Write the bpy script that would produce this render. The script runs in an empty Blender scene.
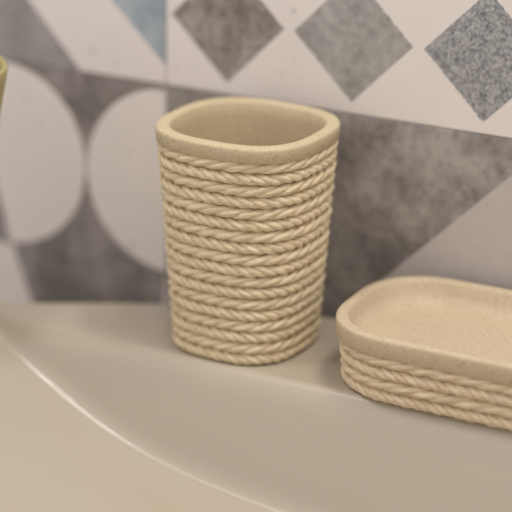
import bpy, math, random
from math import sin, cos, pi, radians, sqrt, tan
from mathutils import Vector, Matrix, noise
random.seed(4)
S = bpy.context.scene
COL = S.collection
CM = 0.01
DECK = 0.85                      # height of the washbasin deck above the floor
PSI = radians(27.6)                # the wall is turned this much about z
W0 = (2.916, 85.25)             # plan origin (cm): t runs along the wall to the right, s out from it

def world(t, s, z=0.0):
    x = W0[0] + t*cos(PSI) - s*sin(PSI)
    y = W0[1] - t*sin(PSI) - s*cos(PSI)
    return Vector((x*CM, y*CM, DECK + z*CM))

def link(name, me, mat=None, parent=None, smooth=True):
    o = bpy.data.objects.new(name, me); COL.objects.link(o)
    if mat: me.materials.append(mat)
    if smooth:
        for p in me.polygons: p.use_smooth = True
    if parent: o.parent = parent
    return o

def mesh(name, verts, faces, uvs=None):
    me = bpy.data.meshes.new(name)
    me.from_pydata(verts, [], faces); me.update()
    if uvs:
        lay = me.uv_layers.new(name='UVMap')
        for lp in me.loops: lay.data[lp.index].uv = uvs[lp.index]
    return me

def empty(name, loc, rotz, label, cat, group=None):
    o = bpy.data.objects.new(name, None); COL.objects.link(o)
    o.location = loc; o.rotation_euler = (0, 0, rotz); o.empty_display_size = .02
    o['label'] = label; o['category'] = cat
    if group: o['group'] = group
    return o

# ------------------------------------------------------------------ materials
class NT:
    def __init__(s, name):
        s.m = bpy.data.materials.new(name); s.m.use_nodes = True
        s.t = s.m.node_tree; s.b = s.t.nodes['Principled BSDF']
        s.tc = s.t.nodes.new('ShaderNodeTexCoord')
    def n(s, k, **kw):
        x = s.t.nodes.new(k)
        for a, b in kw.items(): setattr(x, a, b)
        return x
    def put(s, sock, v):
        if isinstance(v, bpy.types.NodeSocket): s.t.links.new(v, sock)
        else: sock.default_value = v
    def math(s, op, *a):
        x = s.n('ShaderNodeMath', operation=op)
        for i, v in enumerate(a): s.put(x.inputs[i], v)
        return x.outputs[0]
    def noise(s, scale, detail=3, rough=.5, vec=None):
        x = s.n('ShaderNodeTexNoise'); x.inputs['Scale'].default_value = scale
        x.inputs['Detail'].default_value = detail; x.inputs['Roughness'].default_value = rough
        s.t.links.new(vec or s.tc.outputs['Object'], x.inputs['Vector'])
        return x.outputs['Fac']
    def ramp(s, fac, stops):
        x = s.n('ShaderNodeValToRGB'); e = x.color_ramp.elements
        while len(e) < len(stops): e.new(.5)
        for el, (p, c) in zip(e, stops):
            el.position = p; el.color = (*c, 1) if len(c) == 3 else c
        s.put(x.inputs['Fac'], fac); return x.outputs['Color']
    def mix(s, fac, a, b, mode='MIX'):
        x = s.n('ShaderNodeMix', data_type='RGBA', blend_type=mode)
        s.put(x.inputs[0], fac)
        s.put(x.inputs[6], a if isinstance(a, bpy.types.NodeSocket) else (*a, 1))
        s.put(x.inputs[7], b if isinstance(b, bpy.types.NodeSocket) else (*b, 1))
        return x.outputs[2]
    def bump(s, h, strength, dist):
        x = s.n('ShaderNodeBump'); x.inputs['Strength'].default_value = strength
        x.inputs['Distance'].default_value = dist; s.put(x.inputs['Height'], h)
        return x.outputs['Normal']

def sandstone(name, base, dark, speck=.42):
    n = NT(name)
    cl = n.noise(130, 4, .6)
    c = n.mix(n.math('MULTIPLY', cl, .55), base, dark)
    # fine brown and pale grains
    g = n.noise(950, 2, .6)
    c = n.mix(n.ramp(g, [(.55, (0, 0, 0)), (.68, (speck, speck, speck))]), c, (.26, .17, .085))
    g2 = n.noise(800, 1, .5)
    c = n.mix(n.ramp(g2, [(.62, (0, 0, 0)), (.74, (.3, .3, .3))]), c, (.80, .68, .47))
    v = n.n('ShaderNodeTexVoronoi'); v.inputs['Scale'].default_value = 330
    n.t.links.new(n.tc.outputs['Object'], v.inputs['Vector'])
    sp = n.ramp(v.outputs['Distance'], [(.09, (1, 1, 1)), (.17, (0, 0, 0))])
    sel = n.ramp(n.noise(160, 1), [(.56, (0, 0, 0)), (.6, (.8, .8, .8))])
    c = n.mix(n.mix(1, sp, sel, 'MULTIPLY'), c, (.16, .085, .05))
    n.put(n.b.inputs['Base Color'], c)
    n.b.inputs['Roughness'].default_value = .6
    n.b.inputs['Specular IOR Level'].default_value = .35
    n.put(n.b.inputs['Normal'], n.bump(g, .35, .0003))
    return n.m

def rope_mat(name, base, dark):
    n = NT(name)
    mp = n.n('ShaderNodeMapping'); mp.inputs['Scale'].default_value = (45, .8, 1)
    n.t.links.new(n.tc.outputs['UV'], mp.inputs['Vector'])
    fib = n.noise(1.0, 3, .6, mp.outputs['Vector'])
    cl = n.noise(220, 3, .6)
    c = n.mix(n.math('MULTIPLY', cl, .5), base, dark)
    c = n.mix(n.ramp(fib, [(.35, (.5, .5, .5)), (.55, (0, 0, 0))]), c, dark)
    g = n.noise(1500, 1, .5)
    c = n.mix(n.ramp(g, [(.66, (0, 0, 0)), (.76, (.5, .5, .5))]), c, (.22, .13, .07))
    n.put(n.b.inputs['Base Color'], c)
    n.b.inputs['Roughness'].default_value = .62
    n.b.inputs['Specular IOR Level'].default_value = .3
    h = n.math('ADD', fib, n.math('MULTIPLY', n.noise(900, 2), .6))
    n.put(n.b.inputs['Normal'], n.bump(h, .9, .0008))
    return n.m

M_stone = sandstone('sand_resin', (.58, .48, .315), (.45, .36, .215))
M_stone_dish = sandstone('sand_resin_dish', (.58, .47, .325), (.46, .365, .235))
M_rope = rope_mat('cast_rope', (.80, .675, .465), (.50, .38, .215))
M_rope_dish = rope_mat('cast_rope_dish', (.77, .635, .45), (.50, .375, .22))

n = NT('basin_ceramic')
c = n.mix(n.math('MULTIPLY', n.noise(40, 3), .25), (.44, .375, .295), (.405, .345, .265))
n.put(n.b.inputs['Base Color'], c)
n.b.inputs['Roughness'].default_value = .3
n.b.inputs['Coat Weight'].default_value = .5
n.b.inputs['Coat Roughness'].default_value = .07
M_basin = n.m

n = NT('olive_plastic')
c = n.mix(n.math('MULTIPLY', n.noise(60, 3), .5), (.40, .33, .14), (.33, .27, .10))
n.put(n.b.inputs['Base Color'], c); n.b.inputs['Roughness'].default_value = .45
M_olive = n.m

# patchwork tiles: object space of the wall, u = x, v = z (cm), origin on a tile corner
def tile_material():
    n = NT('patchwork_tile')
    T = 18.0
    sep = n.n('ShaderNodeSeparateXYZ'); n.t.links.new(n.tc.outputs['Object'], sep.inputs[0])
    wob = n.math('MULTIPLY', n.math('SUBTRACT', n.noise(500, 2), .5), .12)
    u = n.math('ADD', n.math('MULTIPLY', sep.outputs[0], 100.0), wob)
    v = n.math('ADD', n.math('MULTIPLY', sep.outputs[2], 100.0), wob)
    M = n.math
    def lt(a, b): return M('LESS_THAN', a, b)
    def gt(a, b): return M('GREATER_THAN', a, b)
    def AND(*x):
        r = x[0]
        for y in x[1:]: r = M('MULTIPLY', r, y)
        return r
    def OR(a, b): return M('MAXIMUM', a, b)
    def NOT(a): return M('SUBTRACT', 1.0, a)
    right = gt(u, 0); left = NOT(right); top = gt(v, 0); bot = NOT(top)
    # diamonds (upper right): lattice of three by three
    P = T/3
    du = M('ABSOLUTE', M('SUBTRACT', M('MODULO', M('ADD', u, P*40-.08), P), P/2))
    dv = M('ABSOLUTE', M('SUBTRACT', M('MODULO', M('ADD', v, P*40-.28), P), P/2))
    diamond = AND(right, top, lt(M('ADD', du, dv), 2.76))
    col = M('FLOOR', M('DIVIDE', u, P))
    # big triangle (lower right)
    tri = AND(right, bot, lt(M('SUBTRACT', u, v), T), gt(v, -T))
    # circles on dark (lower left)
    def circ(cu, cv, r):
        a = M('SUBTRACT', u, cu); b = M('SUBTRACT', v, cv)
        return lt(M('ADD', M('MULTIPLY', a, a), M('MULTIPLY', b, b)), r*r)
    up = gt(v, -9.05)
    cs = OR(OR(circ(-8.75, -4.5, 4.42), circ(.1, -4.55, 4.32)), circ(-17.6, -4.5, 4.4))
    sliver = AND(lt(M('ADD', u, M('MULTIPLY', M('ADD', v, 9.0), .245)), -8.6), lt(v, -5.2))
    a1 = AND(left, bot, up, OR(NOT(cs), sliver), gt(u, -T))
    a2 = AND(left, NOT(up), gt(v, -T), gt(M('ADD', u, M('MULTIPLY', M('ADD', v, 9.0), .345)), -8.5),
             lt(M('SUBTRACT', u, M('MULTIPLY', M('ADD', v, 9.2), .10)), -.1))
    # upper left: grey triangle and blue triangle
    gtri = AND(left, top, lt(M('ADD', v, M('MULTIPLY', M('ADD', u, 7.12), 1.095)), 2.96))
    blue = AND(left, top, gt(M('ADD', v, M('MULTIPLY', M('ADD', u, 2.72), .967)), 3.5))
    n1 = n.noise(42, 5, .62); n2 = n.noise(210, 4, .7); n3 = n.noise(1000, 2, .7)
    light = n.mix(n1, (.74, .67, .635), (.82, .75, .71))
    light = n.mix(AND(right, bot), light, n.mix(n2, (.45, .405, .385), (.57, .52, .50)))
    def mott(a, b, fine, lo=.40, hi=.60):
        f = M('ADD', M('MULTIPLY', n1, 1-fine), M('MULTIPLY', n2, fine))
        return n.ramp(f, [(lo, a), (hi, b)])
    cdark = mott((.15, .13, .118), (.33, .295, .275), .35)
    ctri = mott((.17, .152, .14), (.40, .365, .34), .35)
    cgrey = mott((.24, .215, .215), (.36, .33, .325), .4)
    cblue = mott((.25, .30, .35), (.46, .50, .53), .4)
    cd1 = mott((.17, .145, .125), (.42, .38, .345), .45)
    cd2 = mott((.26, .24, .225), (.44, .42, .40), .5)
    f3 = M('ADD', M('MULTIPLY', n2, .45), M('MULTIPLY', n.noise(620, 3, .7), .55))
    cd3 = n.ramp(f3, [(.39, (.12, .12, .125)), (.60, (.48, .47, .47))])
    cdi = n.mix(gt(col, .5), cd1, cd2); cdi = n.mix(gt(col, 1.5), cdi, cd3)
    pit = n.n('ShaderNodeTexVoronoi'); pit.inputs['Scale'].default_value = 110
    n.t.links.new(n.tc.outputs['Object'], pit.inputs['Vector'])
    pm = n.mix(1, n.ramp(pit.outputs['Distance'], [(.10, (1, 1, 1)), (.20, (0, 0, 0))]), n.ramp(n.noise(75, 2), [(.52, (0, 0, 0)), (.6, (.55, .55, .55))]), 'MULTIPLY')
    light = n.mix(pm, light, (.36, .31, .28))
    c = n.mix(diamond, light, cdi)
    c = n.mix(tri, c, ctri)
    c = n.mix(OR(a1, a2), c, cdark)
    c = n.mix(gtri, c, cgrey)
    c = n.mix(blue, c, cblue)
    n.put(n.b.inputs['Base Color'], c)
    n.b.inputs['Roughness'].default_value = .55
    n.put(n.b.inputs['Normal'], n.bump(n2, .12, .0004))
    return n.m
M_tile = tile_material()
n = NT('grout'); n.put(n.b.inputs['Base Color'], n.mix(n.noise(300), (.50, .455, .42), (.60, .55, .51)))
n.b.inputs['Roughness'].default_value = .9
M_grout = n.m

# ------------------------------------------------------------------ wall
def build_wall():
    T = 18.0; gap = .03; bev = .03; V = []; F = []; mi = []
    def tile(u0, v0):
        a, b = u0+gap, u0+T-gap; c_, d_ = v0+gap, v0+T-gap
        k = len(V)
        for (y, i) in ((.35, 0), (bev, 0), (.02, bev*.35), (0, bev)):
            for (x, z) in ((a+i, c_+i), (b-i, c_+i), (b-i, d_-i), (a+i, d_-i)):
                V.append((x*CM, y*CM, z*CM))
        for r in range(3):
            for q in range(4):
                F.append((k+r*4+q, k+r*4+(q+1) % 4, k+(r+1)*4+(q+1) % 4, k+(r+1)*4+q)); mi.append(0)
        F.append((k+12, k+13, k+14, k+15)); mi.append(0)
    for i in range(-4, 5):
        for j in range(-5, 5): tile(i*T, j*T)
    k = len(V)                                     # backing slab, its face is the grout
    x0, x1, z0, z1 = -4*T, 5*T, -5*T, 5*T
    for y in (.10, 8):
        for (x, z) in ((x0, z0), (x1, z0), (x1, z1), (x0, z1)): V.append((x*CM, y*CM, z*CM))
    for f in ((0, 1, 2, 3), (7, 6, 5, 4), (0, 4, 5, 1), (1, 5, 6, 2), (2, 6, 7, 3), (3, 7, 4, 0)):
        F.append(tuple(k+q for q in f)); mi.append(1)
    me = mesh('wall_back', V, F)
    o = link('wall_back', me, M_tile, smooth=False); me.materials.append(M_grout)
    for p, m_ in zip(me.polygons, mi): p.material_index = m_
    o['kind'] = 'structure'
    return o
wall = build_wall()
# origin of the wall = grout crossing above the cup; 9.19 cm above the deck, 0.9 cm behind plan line s = 0
wo = world(0, -.9)
L = Vector((cos(PSI), -sin(PSI), 0))
wall.location = Vector((wo.x, wo.y, DECK + 9.09*CM)) + L*(-8.35*CM)
wall.rotation_euler = (0, 0, -PSI)

# ------------------------------------------------------------------ washbasin
BK = [(-30, 26), (-29, 18), (-26, 12), (-22, 8.6), (-18, 6.8), (-15.5, 6.2), (-13.2, 5.57), (-10.1, 3.84), (-6.8, 2.0), (-3, .7), (0, .0), (4, -.55), (8, -.85), (70, -.85)]
def lerp(tab, x):
    if x <= tab[0][0]: return tab[0][1]
    for (a, b), (c, d) in zip(tab, tab[1:]):
        if x <= c: return b+(d-b)*(x-a)/(c-a)
    return tab[-1][1]
def smooth_tab(tab, x, w=1.6):
    return sum(lerp(tab, x+w*k/4) for k in range(-4, 5))/9
GT = [(-16, 6.5), (-13.6, 7.0), (-11.96, 7.36), (-9.06, 7.92), (-5.19, 8.54), (-1.16, 8.87), (3.08, 9.04), (10, 9.3), (20, 9.6), (60, 10)]
CREST = 7.1; TA = tan(radians(68)); KF = .10
def smax(a, b, r):
    h = max(r-abs(a-b), 0)/r
    return max(a, b)+h*h*r*.25
def smin(a, b, r): return -smax(-a, -b, r)
def basin_z(t, s):
    g = smooth_tab(GT, t, 2.2)
    zp = -(s-CREST)*TA
    zf = -(g-CREST)*TA - KF*(s-g)
    z = smax(zp, zf, .8)
    z = smax(z, -9-.02*(s-20), 3)
    z = smax(z, -(t+12.5)*1.3, .6)
    z = smax(z, (s-36)*1.1, 2)
    z = smax(z, (t-44)*1.1, 2)
    return smin(0, z, 1.1)
def build_basin():
    def axis(parts):
        out = []
        for a, b, st in parts:
            n_ = max(1, round((b-a)/st))
            out += [a+(b-a)*k/n_ for k in range(n_)]
        out.append(parts[-1][1]); return out
    ts = axis([(-30, -14, .5), (-14, 12, .10), (12, 50, 1.0), (50, 56, .5)])
    q = axis([(0, .6, .06), (.6, 6, .27), (6, 10.5, .035), (10.5, 17, .25), (17, 44, .9)])   # distance in s measured from the back edge, blended
    FR = 42.0; V = []; F = []
    R = .3
    grid = []
    for i, t in enumerate(ts):
        b = max(smooth_tab(BK, t, 2.5)-.2, -.84) if t > -29 else 25
        # rounded left plan corners and front edge
        fr = FR - (max(0, -18-t)/12)**2*14
        b = min(b, fr-.5)
        row = []
        for j, w in enumerate(q):
            # near the back the columns follow the edge; beyond s = 6 they run straight
            s_lin = w
            if w < 6:
                s = b+(6-b)*(w/6) if b < 5.0 else b+w*.1
            else:
                lo = 6 if b < 5.0 else b+.6
                s = lo+(fr-lo)*((w-6)/(44-6)) if b >= 5.0 else 6+(w-6)*(fr-6)/38
            z = basin_z(t, s)
            # rounded outer edge
            e = min((s-b), (fr-s), (t+30), (56-t))
            if e < R: z -= R-sqrt(max(R*R-(R-max(e, 0))**2, 0))
            row.append(len(V)); V.append((t, s, z))
        grid.append(row)
    nx, ny = len(ts), len(q)
    for i in range(nx-1):
        for j in range(ny-1):
            F.append((grid[i][j], grid[i][j+1], grid[i+1][j+1], grid[i+1][j]))
    # outer skirt and underside
    ring = [grid[i][0] for i in range(nx)] + [grid[nx-1][j] for j in range(1, ny)] + \
           [grid[i][ny-1] for i in range(nx-2, -1, -1)] + [grid[0][j] for j in range(ny-2, 0, -1)]
    prev = ring
    for (dz, sc) in ((-3, 1.0), (-9, .95), (-14, .8)):
        cur = []
        for r in ring:
            t, s, z = V[r]
            cur.append(len(V)); V.append((13+(t-13)*sc, -.85+(s+.85)*sc, dz))
        m = len(ring)
        for k in range(m):
            F.append((prev[k], prev[(k+1) % m], cur[(k+1) % m], cur[k]))
        prev = cur
    F.append(tuple(prev))
    W = [world(*v) for v in V]
    o0 = world(13, 20, -14)
    me = mesh('washbasin', [tuple(w-o0) for w in W], F)
    o = link('washbasin', me, M_basin); o.location = o0
    import bmesh
    bm = bmesh.new(); bm.from_mesh(me); bmesh.ops.recalc_face_normals(bm, faces=bm.faces); bm.to_mesh(me); bm.free()
    for p in me.polygons: p.use_smooth = True
    o['label'] = 'glossy beige ceramic washbasin with a flat back deck and sunken bowl under the rope-textured set'
    o['category'] = 'washbasin'
build_basin()

# ------------------------------------------------------------------ rounded-square vessels
def outline(a, b, n_, N=720):
    """superellipse with half axes a, b, resampled by arc length; returns points, outward normals, perimeter"""
    rr = None
    if isinstance(n_, tuple): rr = n_[1]
    def f(th):
        c, s = cos(th), sin(th)
        if rr:                                   # slightly bulged rounded rectangle
            r = min(rr, a-.05, b-.05); e = .88
            return (math.copysign(abs(c)**e, c)*r, math.copysign(abs(s)**e, s)*r)
        return (a*math.copysign(abs(c)**(2/n_), c), b*math.copysign(abs(s)**(2/n_), s))
    raw = [f(2*pi*k/6000) for k in range(6000)]
    if rr:                                       # push the four corner arcs apart and fill the straights
        r = min(rr, a-.05, b-.05); A, B = a-r, b-r; q4 = []
        sg = [(1, 1), (-1, 1), (-1, -1), (1, -1)]
        for c4 in range(4):
            seg = raw[c4*1500:(c4+1)*1500:3]
            q4 += [(x+sg[c4][0]*A, y+sg[c4][1]*B) for x, y in seg]
            x1, y1 = q4[-1]; nx_, ny_ = raw[((c4+1)*1500) % 6000]
            s2 = sg[(c4+1) % 4]; x2, y2 = nx_+s2[0]*A, ny_+s2[1]*B
            q4 += [(x1+(x2-x1)*m/1000, y1+(y2-y1)*m/1000) for m in range(1, 1000)] + [(x2, y2)]
        raw = q4
        # gentle bulge of the straights
        raw = [(x+.10*math.copysign(1, x)*(1-(y/b)**2) if abs(x) > A else x, y+.10*math.copysign(1, y)*(1-(x/a)**2) if abs(y) > B else y) for x, y in raw]
        raw = raw[:6000]
    acc = [0]
    for k in range(6000):
        p, q_ = raw[k], raw[(k+1) % 6000]
        acc.append(acc[-1]+math.hypot(q_[0]-p[0], q_[1]-p[1]))
    Lp = acc[-1]; pts = []; j = 0
    for k in range(N):
        d = Lp*k/N
        while acc[j+1] < d: j += 1
        w = (d-acc[j])/max(acc[j+1]-acc[j], 1e-9)
        p, q_ = raw[j], raw[(j+1) % 6000]
        pts.append((p[0]+(q_[0]-p[0])*w, p[1]+(q_[1]-p[1])*w))
    nor = []
    for k in range(N):
        p, q_ = pts[k-2], pts[(k+2) % N]
        dx, dy = q_[0]-p[0], q_[1]-p[1]; l = math.hypot(dx, dy)
        nor.append((dy/l, -dx/l))
    return pts, nor, Lp

def vessel_mesh(name, shape, profile, N=160):
    """profile: list of (z, inset from the outer outline) walked from the outside bottom over the lip to the inside floor; shape(z) -> a, b, n"""
    V = []; F = []; rings = []
    for (z, ins) in profile:
        a, b, e = shape(z)
        pts, nor, _ = outline(a-ins, b-ins, ('rr', max(e[1]-ins*.8, .4)) if isinstance(e, tuple) else e, N)
        rings.append([len(V)+k for k in range(N)])
        V += [(p[0]*CM, p[1]*CM, z*CM) for p in pts]
    for r0, r1 in zip(rings, rings[1:]):
        for k in range(N): F.append((r0[k], r0[(k+1) % N], r1[(k+1) % N], r1[k]))
    F.append(tuple(reversed(rings[0]))); F.append(tuple(rings[-1]))
    return mesh(name, V, F)

def rope_mesh(name, a, b, e, z, R, lays, hand, K=3, phase=0, sides=10, per=22, fat=.60):
    """one closed loop of twisted cord: K strands round the outline"""
    N = lays*per
    pts, nor, Lp = outline(a, b, e, N)
    sr = R*fat; off = R*(1.01-fat)
    V = []; F = []; UV = []
    rnd = random.Random(int(z*1000)+lays)
    for st in range(K):
        base = len(V); j0 = [rnd.uniform(0, 10) for _ in range(3)]
        C = []
        for k in range(N):
            ph = hand*2*pi*(k/per) + 2*pi*st/K + phase
            wv = .025*R*noise.noise(Vector((k*.11, st*3.3+z, 0)))*6
            o_ = off*cos(ph); h_ = off*sin(ph)+wv
            p, m_ = pts[k], nor[k]
            C.append(Vector((p[0]+m_[0]*o_, p[1]+m_[1]*o_, z+h_)))
        for k in range(N):
            T_ = (C[(k+1) % N]-C[k-1]).normalized()
            m_ = Vector((nor[k][0], nor[k][1], 0))
            U = (m_-T_*m_.dot(T_)).normalized(); B = T_.cross(U)
            rr = sr*(1+.10*noise.noise(Vector((k*.23, st*7.7+z*2, j0[0]))))
            for q in range(sides):
                an = 2*pi*q/sides
                V.append(tuple((C[k]+(U*cos(an)+B*sin(an))*rr)*CM))
        for k in range(N):
            k1 = (k+1) % N
            for q in range(sides):
                q1 = (q+1) % sides
                F.append((base+k*sides+q, base+k1*sides+q, base+k1*sides+q1, base+k*sides+q1))
                u0, u1 = q/sides, (q+1)/sides; v0 = k*Lp/N; v1 = (k+1)*Lp/N
                # around the strand x, along it y
                UV += [(u0/10+st*.37+z, v0), (u0/10+st*.37+z, v1), (u1/10+st*.37+z, v1), (u1/10+st*.37+z, v0)]
    return mesh(name, V, F, UV)

# tumbler ------------------------------------------------------------------
CUP_H = 9.6
CUP_N = 2.75
cup = empty('tumbler', world(-1.75, 3.76), -PSI-radians(1.5), 'tall sand-coloured rope-textured bathroom tumbler with smooth rounded-square rim standing on the basin deck', 'tumbler')
def cup_shape(z):
    f = z/CUP_H
    return (2.86+(3.57-2.86)*f, 2.96+(3.42-2.96)*f, CUP_N)
RIM = .62
th = .58
prof = [(.03, .75), (.05, .35), (.3, .24), (CUP_H-RIM-.12, .24), (CUP_H-RIM-.02, .05), (CUP_H-RIM+.03, .0), (CUP_H-.15, .0), (CUP_H-.09, .015), (CUP_H-.03, .06), (CUP_H, .14),
        (CUP_H, th-.14), (CUP_H-.03, th-.06), (CUP_H-.10, th-.01), (CUP_H-.6, th+.02)]
prof += [(CUP_H-.6-k*.75, th+.02+.012*k) for k in range(1, 11)]
prof += [(.75, th+.35), (.66, th+.8), (.62, 1.6), (.62, 2.4)]
link('body', vessel_mesh('body', cup_shape, prof, 200), M_stone, cup)
NR = 18
pitch = (CUP_H-RIM-.02)/NR
for i in range(NR):
    z = CUP_H-RIM-pitch*(i+.5)
    a, b, e = cup_shape(z)
    R = pitch*.505
    long_ = i % 2 == 0
    lays = 9 if long_ else 14
    o = link('rope', rope_mesh('rope', a-R*.93, b-R*.93, e, z, R, lays, 1 if long_ else -1, 3, phase=i*1.3, per=30 if long_ else 22), M_rope, cup)

# soap dish ------------------------------------------------------------------
DH = 2.82
DA, DB = 6.6, 3.72
dish = empty('soap_dish', world(9.75, 3.55), -PSI, 'low wide sand-coloured rope-textured soap dish cut off by the right edge, beside the tumbler', 'soap dish')
def dish_shape(z):
    f = z/DH
    return (DA-.18*(1-f), DB-.14*(1-f), ('rr', 3.0))
dr = .80; td = .50
prof = [(.03, .6), (.05, .3), (.25, .2), (DH-dr-.1, .2), (DH-dr-.02, .04), (DH-dr+.04, 0), (DH-.15, 0), (DH-.08, .02), (DH-.025, .06), (DH, .13),
        (DH, td-.12), (DH-.025, td-.05), (DH-.12, td), (DH-.5, td+.08), (DH-.75, td+.22), (DH-.93, td+.5), (DH-1.02, td+.9), (DH-1.05, td+1.6), (DH-1.06, td+2.3)]
link('body', vessel_mesh('body', dish_shape, prof, 260), M_stone_dish, dish)
ND = 4
pd = (DH-dr-.02)/ND
for i in range(ND):
    z = DH-dr-pd*(i+.5)
    a, b, e = dish_shape(z)
    R = pd*.52
    long_ = i % 2 == 0
    o = link('rope', rope_mesh('rope', a-R*.93, b-R*.93, e, z, R, 12 if long_ else 25, 1 if long_ else -1, 3, phase=i*2.1+.5, per=30 if long_ else 20, fat=.63), M_rope_dish, dish)

# olive cup at the left edge ---------------------------------------------------
oc = empty('olive_cup', world(-14.45, 8.9), 0, 'blurred olive-yellow flared cup, only its rim corner showing at the left edge', 'cup')
def oc_shape(z): r = 2.1+1.6*(z/11.5)**1.5; return (r, r, 2)
H3 = 11.5
prof = [(.02, .5), (.06, .15), (.25, 0)] + [(k*1.2, 0) for k in range(1, 10)] + [(H3-.5, 0), (H3-.1, .02), (H3, .12), (H3-.04, .26), (H3-.3, .3)] + [(H3-1.2*k, .32) for k in range(1, 10)] + [(.5, .5), (.4, 1.0), (.4, 2.0)]
link('body', vessel_mesh('body', oc_shape, prof, 72), M_olive, oc)

# ------------------------------------------------------------------ light
def area(name, loc, target, size, power, color):
    l = bpy.data.lights.new(name, 'AREA'); l.shape = 'RECTANGLE'; l.size, l.size_y = size
    l.energy = power; l.color = color
    o = bpy.data.objects.new(name, l); COL.objects.link(o); o.location = loc
    o.rotation_euler = (Vector(target)-Vector(loc)).to_track_quat('-Z', 'Y').to_euler()
    return o
tgt = world(0, 3, 3)
area('ceiling_lamp', (.40, .57, 2.25), tgt, (.40, .30), 12, (1.0, .96, .90))
wl = area('crease_glint_light', (-.21, .715, 1.56), (-.21, .715, 0), (.07, .06), 1.0, (1.0, .97, .94))  # added light, no real fixture: draws the highlight line along the bowl crease
wl.rotation_euler = (0, 0, -PSI)
w = bpy.data.worlds.new('room_light'); S.world = w; w.use_nodes = True
wt = w.node_tree; tc = wt.nodes.new('ShaderNodeTexCoord'); sx = wt.nodes.new('ShaderNodeSeparateXYZ')
cr = wt.nodes.new('ShaderNodeValToRGB')        # pale ceiling above, dimmer walls and floor below
mr = wt.nodes.new('ShaderNodeMapRange'); mr.inputs['From Min'].default_value = -1
wt.links.new(tc.outputs['Generated'], sx.inputs[0]); wt.links.new(sx.outputs[2], mr.inputs['Value'])
wt.links.new(mr.outputs['Result'], cr.inputs['Fac'])
e = cr.color_ramp.elements
e[0].position = .3; e[0].color = (.62, .58, .56, 1); e[1].position = .8; e[1].color = (.95, .92, .90, 1)
wt.links.new(cr.outputs['Color'], wt.nodes['Background'].inputs[0])
wt.nodes['Background'].inputs[1].default_value = .97

# ------------------------------------------------------------------ camera
cam = bpy.data.cameras.new('camera'); co = bpy.data.objects.new('camera', cam); COL.objects.link(co)
co.location = (0, 0, DECK+34.65*CM)
co.rotation_euler = (Matrix.Rotation(radians(90-20.5), 3, 'X') @ Matrix.Rotation(radians(.55), 3, 'Z')).to_euler()
cam.sensor_width = 36; cam.lens = 2100/512*36
cam.dof.use_dof = True; cam.dof.focus_distance = .838; cam.dof.aperture_fstop = 4.2
cam.clip_start = .01
S.camera = co
S.view_settings.view_transform = 'Standard'; S.view_settings.look = 'None'
S.view_settings.gamma = 1; S.view_settings.use_curve_mapping = False
S.view_settings.exposure = 0
